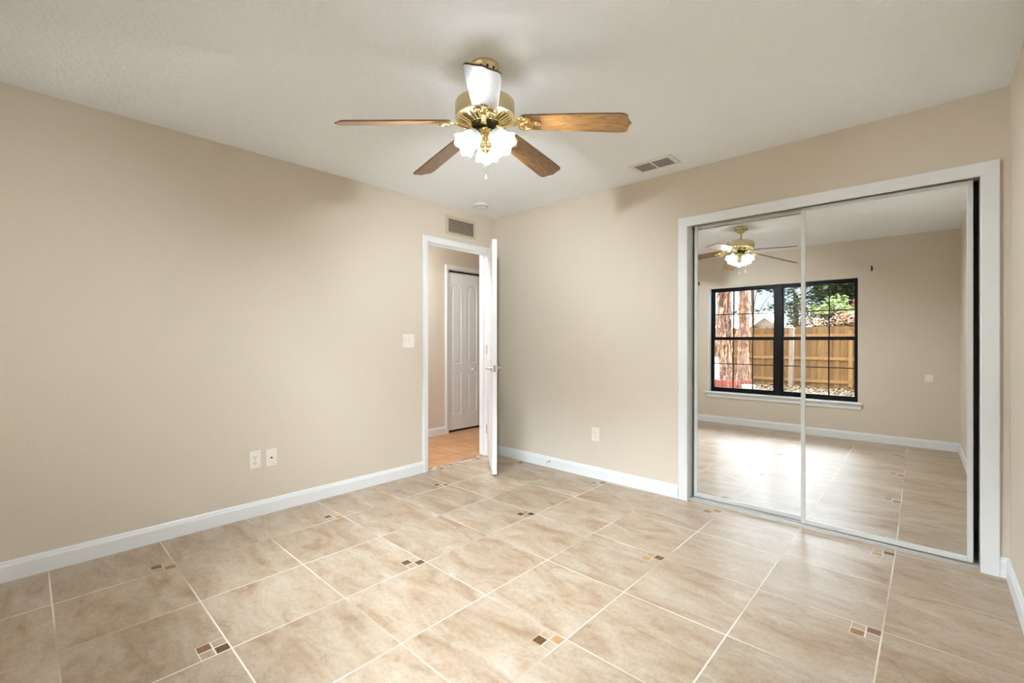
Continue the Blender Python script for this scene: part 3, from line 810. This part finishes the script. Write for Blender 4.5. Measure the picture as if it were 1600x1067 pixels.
# ------------------------------------------------------------------ window
wd = thing('window_1', 'black double window with glazing bars, reflected in the mirrors', 'window', ((WL + WR) / 2, RY, WB), kind='structure')
ww, wh = WR - WL, WT - WB
yo, yi = -0.165, -0.100     # frame depth behind the room face
m = MB()
for a, b, c_, d_ in ((-ww / 2, -ww / 2 + 0.030, 0, wh), (ww / 2 - 0.030, ww / 2, 0, wh), (-ww / 2 + 0.030, ww / 2 - 0.030, 0, 0.030), (-ww / 2 + 0.030, ww / 2 - 0.030, wh - 0.030, wh)):
    m.box(a, b, yo, yi, c_, d_)
m.build('window_frame', M['black'], wd)
m = MB(); m.box(-0.045, 0.045, yo, yi + 0.004, 0.030, wh - 0.030); m.build('mullion', M['black'], wd)
zm = 1.253 - WB
for x0, x1 in ((-ww / 2 + 0.030, -0.045), (0.045, ww / 2 - 0.030)):
    for z0, z1, dy, nm, b_, t2 in ((0.030, zm + 0.022, 0.0, 'lower_sash', 0.040, 0.046), (zm - 0.010, wh - 0.030, -0.028, 'upper_sash', 0.030, 0.022)):
        m = MB(); s_ = 0.018
        y0, y1 = yi - 0.034 + dy, yi - 0.010 + dy
        m.box(x0, x0 + s_, y0, y1, z0, z1); m.box(x1 - s_, x1, y0, y1, z0, z1)
        m.box(x0 + s_, x1 - s_, y0, y1, z0, z0 + b_); m.box(x0 + s_, x1 - s_, y0, y1, z1 - t2, z1)
        ga, gb = x0 + s_, x1 - s_
        ha, hb = z0 + b_, z1 - t2
        sash = m.build(nm, M['black'], wd)
        m = MB(); bw = 0.0065
        ym = (y0 + y1) / 2
        for k in (1, 2): m.box(ga + (gb - ga) * k / 3 - bw, ga + (gb - ga) * k / 3 + bw, ym - 0.008, ym + 0.008, ha, hb)
        m.box(ga, gb, ym - 0.0075, ym + 0.0075, (ha + hb) / 2 - bw, (ha + hb) / 2 + bw)
        m.build('glazing_bars', M['black'], sash)
        m = MB(); m.poly([(ga, ym, ha), (gb, ym, ha), (gb, ym, hb), (ga, ym, hb)], [(0, 1, 2, 3)])
        m.build('glass_pane', M['glass'], sash)
m = MB()
m.box(-ww / 2, -ww / 2 + 0.004, yi, 0.0, 0, wh); m.box(ww / 2 - 0.004, ww / 2, yi, 0.0, 0, wh); m.box(-ww / 2 + 0.004, ww / 2 - 0.004, yi, 0.0, wh - 0.004, wh)
m.build('window_reveal', M['trim'], wd)
m = MB(); m.box(-ww / 2, ww / 2, yi, 0.0, -0.004, 0.006); m.box(-ww / 2 - 0.060, ww / 2 + 0.045, 0.0, 0.038, -0.016, 0.006); m.build('window_sill', M['trim'], wd, bevel=0.003)
m = MB(); m.box(-ww / 2 - 0.045, ww / 2 + 0.030, 0.0, 0.014, -0.075, -0.016); m.build('apron', M['trim'], wd, bevel=0.003)
for x, lb in ((0.800, 'black curtain rod bracket above window corner, beside reflected fan'), (2.885, 'black curtain rod bracket on bare wall past window corner, in front mirror')):
    r = thing('curtain_bracket', lb, 'curtain bracket', (x, RY, 2.095), (0, 0, 0), 'curtain rod brackets')
    m = MB(); m.box(-0.009, 0.009, 0, 0.004, -0.030, 0.026); m.build('base', M['curb'], r, bevel=0.001)
    m = MB(); m.tube([(0, 0.004, 0.010), (0, 0.045, 0.012), (0, 0.060, 0.006), (0, 0.066, 0.014), (0, 0.068, 0.026)], 0.005, 8); m.build('hook', M['curb'], r, smooth=True)

# ------------------------------------------------------------------ the yard beyond the window
rnd = random.Random(7)
GZ = -0.12
m = MB()
n = 40
vs = [[m.bm.verts.new((-14 + 30 * i / n, -46 + 42.1 * j / n, GZ + 0.03 * math.sin(i * 1.7) * math.cos(j * 2.1))) for j in range(n + 1)] for i in range(n + 1)]
for i in range(n):
    for j in range(n): m.bm.faces.new([vs[i][j], vs[i + 1][j], vs[i + 1][j + 1], vs[i][j + 1]])
struct(m.build('ground', M['earth']), 'dry bare earth of the yard outside the window', 'ground')
def leaves(m, pts, size, flat=0.0):
    for p in pts:
        s = size * rnd.uniform(0.6, 1.3)
        R = Matrix.Rotation(rnd.uniform(0, 2 * PI), 4, 'Z') @ Matrix.Rotation(rnd.uniform(-1, 1) * (0.35 if flat else 1.5), 4, 'X') @ Matrix.Rotation(rnd.uniform(-0.5, 0.5), 4, 'Y')
        q = [(-s, 0, 0), (0, -s * 0.42, 0.0), (s, 0, 0.1 * s), (0, s * 0.42, 0.0)]
        q = [Vector(p) + R @ Vector(v) for v in q]
        a = [m.bm.verts.new(v) for v in q]
        m.bm.faces.new([a[0], a[1], a[2]]); m.bm.faces.new([a[0], a[2], a[3]])
# leaf litter along the fence foot
FY = -12.3
m = MB()
leaves(m, [(rnd.uniform(-5, 5), FY + 0.1 + abs(rnd.gauss(0, 1.1)), GZ + 0.035 + rnd.random() * 0.08) for _ in range(6000)], 0.055, 1)
tag(m.build('leaf_litter', M['litter']), 'dry pale leaf litter along the foot of the fence', 'leaf litter', kind='stuff')
# fence
fn = thing('wooden_fence', 'raw pine board fence at the back of the yard', 'fence', (0, FY, GZ))
m = MB()
x = -6.5; k = 0
while x < 6.5:
    w_ = 0.142; y = -0.045 if k % 2 else -0.020
    h = 1.830 + rnd.uniform(-0.012, 0.012)
    m.prism([(x, 0), (x + w_, 0), (x + w_, h - 0.03), (x + w_ - 0.03, h), (x + 0.03, h), (x, h - 0.03)], y - 0.018, y, lambda p, t_: Vector((p[0], t_, p[1])))
    x += 0.138; k += 1
m.build('fence_boards', M['fenceboard'], fn)
for z in (0.25, 0.91, 1.58):
    m = MB(); m.box(-6.5, 6.5, -0.020, 0.020, z - 0.042, z + 0.042); m.build('fence_rail', M['fence'], fn)
for x in (-5.6, -3.2, -0.8, 1.9, 4.4):
    m = MB(); m.box(x - 0.045, x + 0.045, -0.02, 0.07, 0, 1.70); m.build('fence_post', M['fence'], fn)
# old grey post leaning by the fence
r = thing('grey_post', 'weathered grey post standing in front of the fence', 'post', (0.51, FY + 0.45, GZ), (0, 0.02, 0.1))
m = MB(); m.box(-0.055, 0.055, -0.05, 0.05, 0, 1.76); m.build('post_shaft', M['greywood'], r, bevel=0.012)
m = MB(); m.box(-0.065, 0.065, -0.06, 0.06, 1.76, 1.80); m.build('post_cap', M['greywood'], r, bevel=0.01)
# the two shaggy trunks
def trunk(name, label, x, y, r0, r1, h, bark, loose, lean, crown=()):
    t_ = thing(name, label, 'tree', (x, y, GZ))
    m = MB()
    rows = 26; seg = 22; ring = []
    for j in range(rows + 1):
        f = j / rows; rr = r0 + (r1 - r0) * f + 0.10 * math.exp(-f * 18)
        ring.append([m.bm.verts.new((lean * f * h + (rr + rnd.uniform(-0.022, 0.022)) * math.cos(2 * PI * i / seg), (rr + rnd.uniform(-0.022, 0.022)) * math.sin(2 * PI * i / seg), f * h)) for i in range(seg)])
    for a, b_ in zip(ring, ring[1:]):
        for i in range(seg): m.bm.faces.new([a[i], a[(i + 1) % seg], b_[(i + 1) % seg], b_[i]])
    m.build('trunk', bark, t_, smooth=True)
    m = MB()
    for q in range(520):                      # strips of peeling bark and hanging stems
        f = rnd.random(); a = rnd.uniform(0, 2 * PI); L = rnd.uniform(0.12, 0.5)
        rr = r0 + (r1 - r0) * f + rnd.uniform(0.0, 0.07)
        z = f * h; w_ = rnd.uniform(0.006, 0.022)
        c = Vector((lean * z + rr * math.cos(a), rr * math.sin(a), z)); tg = Vector((-math.sin(a), math.cos(a), 0)) * w_
        d = Vector((rnd.uniform(-0.05, 0.05), rnd.uniform(-0.05, 0.05), -L)); o2 = Vector((math.cos(a), math.sin(a), 0)) * 0.012
        p = [c - tg, c + tg, c + tg + d * 0.5 + o2, c - tg + d * 0.5 + o2, c + d + o2 * 2 + tg * 0.3, c + d + o2 * 2 - tg * 0.3]
        m.poly(p, [(0, 1, 2, 3), (3, 2, 4, 5)])
    m.build('peeling_bark', loose, t_)
    if crown:
        m = MB(); pts = []
        for (cx, cy, cz, cr) in crown:
            for q in range(900):
                v = Vector((rnd.gauss(0, 1), rnd.gauss(0, 1), rnd.gauss(0, 1))).normalized() * (rnd.random() ** 0.4) * cr
                pts.append((cx + v.x, cy + v.y, cz + v.z * 0.5))
        leaves(m, pts, 0.12)
        m.build('foliage', M['leafdark'], t_)
    return t_
trunk('shaggy_tree', 'thick shaggy red-brown tree trunk at the window edge', -1.00, FY + 1.6, 0.20, 0.18, 6.5, M['bark'], M['leafdry'], 0.004, ((1.7, 1.7, 5.3, 1.5), (0.4, 0.6, 6.0, 1.5)))
trunk('pale_tree', 'paler shaggy tree trunk beside the thick red-brown one', -0.66, FY + 0.9, 0.15, 0.08, 6.5, M['palebark'], M['leafdry'], 0.01)
# brick edging round the trunk, and pale stones
bi = None
k = 0
for (xa, ya, xb, yb, cnt) in ((-1.45, FY + 2.25, -0.72, FY + 2.25, 10), (-0.66, FY + 2.10, -0.22, FY + 1.75, 6)):
    for q in range(cnt):
        f = q / (cnt - 1)
        loc = (xa + (xb - xa) * f, ya + (yb - ya) * f, GZ)
        if bi is None:
            m = MB(); m.box(-0.034, 0.034, -0.030, 0.030, -0.05, 0.285)
            bi = m.build('brick', M['brick'], bevel=0.006); o = bi
        else:
            o = bi.copy(); COL.objects.link(o)
        o.location = loc
        o.rotation_euler = (rnd.uniform(-0.015, 0.015), rnd.uniform(-0.015, 0.015), (0 if ya == yb else -0.65) + rnd.uniform(-0.08, 0.08))
        tag(o, 'red brick standing upright in the edging around the tree', 'brick', 'bricks of the tree edging')
m = MB(); m.box(-0.16, 0.16, -0.04, 0.04, 0, 0.22); o = m.build('concrete_block', M['concrete'], bevel=0.012)
o.location = (-0.16, FY + 2.30, GZ - 0.01); o.rotation_euler = (-0.35, 0, -0.5); tag(o, 'pale concrete block leaning beside the brick edging', 'block')
m = MB(); m.prism([(-0.13, 0), (0.13, 0), (0.075, 0.95), (-0.055, 0.95)], -0.02, 0.02, lambda p, t_: Vector((p[0], t_, p[1])))
o = m.build('pale_board', M['fascia'], bevel=0.006); o.location = (-1.10, FY + 2.02, GZ - 0.02); o.rotation_euler = (-0.08, 0.04, 0.1)
tag(o, 'white board leaning upright behind the brick edging', 'board')

# trees and shrubs past the fence
def tree(name, label, x, y, h, blobs, nleaf, size, leaf, cat='tree', tr=0.14):
    t_ = thing(name, label, cat, (x, y, GZ))
    m = MB()
    m.tube([(0, 0, 0), (0.08, 0.03, h * 0.3), (0.02, 0.0, h * 0.6), (0.05, 0, h * 0.92)], [tr, tr * 0.8, tr * 0.6, tr * 0.25], 9)
    for (bx, bz, by_, rx, rz) in blobs:
        m.tube([(0.05, 0, min(h * 0.5, bz * 0.6)), (bx * 0.5, by_ * 0.5, bz * 0.8), (bx, by_, bz)], [tr * 0.45, tr * 0.3, tr * 0.1], 6)
    m.build('trunk', M['twig'], t_, smooth=True)
    m = MB()
    pts = []
    tot = sum(b[3] * b[4] for b in blobs)
    for (bx, bz, by_, rx, rz) in blobs:
        for q in range(int(nleaf * rx * rz / tot)):
            v = Vector((rnd.gauss(0, 1), rnd.gauss(0, 1), rnd.gauss(0, 1))).normalized() * (rnd.random() ** 0.45)
            pts.append((bx + v.x * rx, by_ + v.y * rx * 0.8, bz + v.z * rz))
    leaves(m, pts, size)
    m.build('foliage', leaf, t_)
    return t_
tree('dense_tree', 'dense dark green tree behind the fence, right of mullion', 1.70, FY - 3.6, 6.4,
     [(0.0, 4.6, 0, 1.9, 2.0), (-0.7, 3.3, 0.2, 1.1, 1.3), (0.9, 3.0, 0, 1.4, 1.6), (0.0, 2.1, 0.1, 1.6, 0.9), (0.8, 5.4, -0.3, 1.4, 1.3)], 17000, 0.095, M['leafdark'])
tree('airy_tree', 'open leafy tree behind the fence just right of mullion', -0.62, FY - 6.6, 5.8,
     [(0.0, 4.4, 0, 0.8, 1.2), (-0.2, 3.1, 0, 0.7, 1.0), (0.3, 2.4, 0.2, 0.9, 0.8)], 2300, 0.075, M['leafdark'])
tree('sparse_tree', 'sparse tree with thin drooping sprays against the sky', -2.05, FY - 5.5, 6.2,
     [(0.1, 4.9, 0, 0.8, 0.45), (0.35, 4.2, 0, 0.22, 0.8), (0.9, 3.7, 0, 0.45, 0.25), (-0.5, 4.6, 0, 0.35, 0.5)], 1500, 0.085, M['leafdark'], tr=0.05)
tree('far_tree', 'soft green tree line clump above the neighbouring roof', -8.6, FY - 38.0, 6.5,
     [(1.4, 4.6, 0, 2.2, 1.2), (2.8, 4.2, 0, 1.9, 1.3), (-2.0, 4.2, 0, 2.2, 1.1)], 2400, 0.20, M['leafdark'])
tree('pale_shrub', 'pale green sunlit shrub above the fence top', 1.45, FY - 1.25, 2.7,
     [(0.0, 2.62, 0, 0.34, 0.26), (-0.38, 2.42, 0, 0.40, 0.18), (0.28, 2.38, 0, 0.36, 0.16)], 620, 0.055, M['leafpale'], 'shrub', 0.03)
tree('rust_shrub', 'rust red spire of leaves at window edge above fence', 1.92, FY - 1.75, 3.3,
     [(0.0, 2.95, 0, 0.06, 0.36), (-0.06, 2.55, 0, 0.09, 0.2)], 170, 0.055, M['leafred'], 'shrub', 0.025)
tree('dry_shrub', 'dry brown twiggy shrub just above the fence', 1.50, FY - 0.52, 2.2,
     [(-0.45, 1.95, 0, 0.35, 0.25), (0.15, 2.02, 0, 0.40, 0.28), (0.45, 2.1, 0, 0.3, 0.25)], 520, 0.045, M['leafdry'], 'shrub', 0.03)
# neighbouring house far behind
hs = thing('neighbour_house', 'pale house with grey roof and white gable past the fence', 'house', (-6.4, -40.0, 0.50))
m = MB(); m.box(-4.2, 4.0, -6, 0, -0.62, 2.2); m.prism([(-1.25, 2.2), (1.25, 2.2), (0, 3.05)], 0.0, 0.05, lambda p, t_: Vector((p[0], t_, p[1]))); m.box(-1.25, 1.25, 0.0, 0.02, 0, 2.2)
m.build('walls', M['housewall'], hs)
m = MB()
m.poly([(-4.6, 0.5, 2.1), (4.4, 0.5, 2.1), (3.0, -3, 3.75), (-3.2, -3, 3.75), (-4.6, -6.5, 2.1), (4.4, -6.5, 2.1)], [(0, 1, 2, 3), (3, 2, 5, 4), (0, 3, 4), (1, 5, 2)])
m.prism([(-1.55, 2.10), (0, 3.20), (1.55, 2.10), (1.55, 2.0), (0, 3.08), (-1.55, 2.0)], -2.6, 0.62, lambda p, t_: Vector((p[0], t_, p[1])))
m.build('roof', M['roof'], hs)
m = MB(); m.prism([(-1.6, 2.10), (0, 3.24), (1.6, 2.10), (1.6, 1.86), (0, 2.98), (-1.6, 1.86)], 0.62, 0.70, lambda p, t_: Vector((p[0], t_, p[1])))
m.build('gable_fascia', M['fascia'], hs)
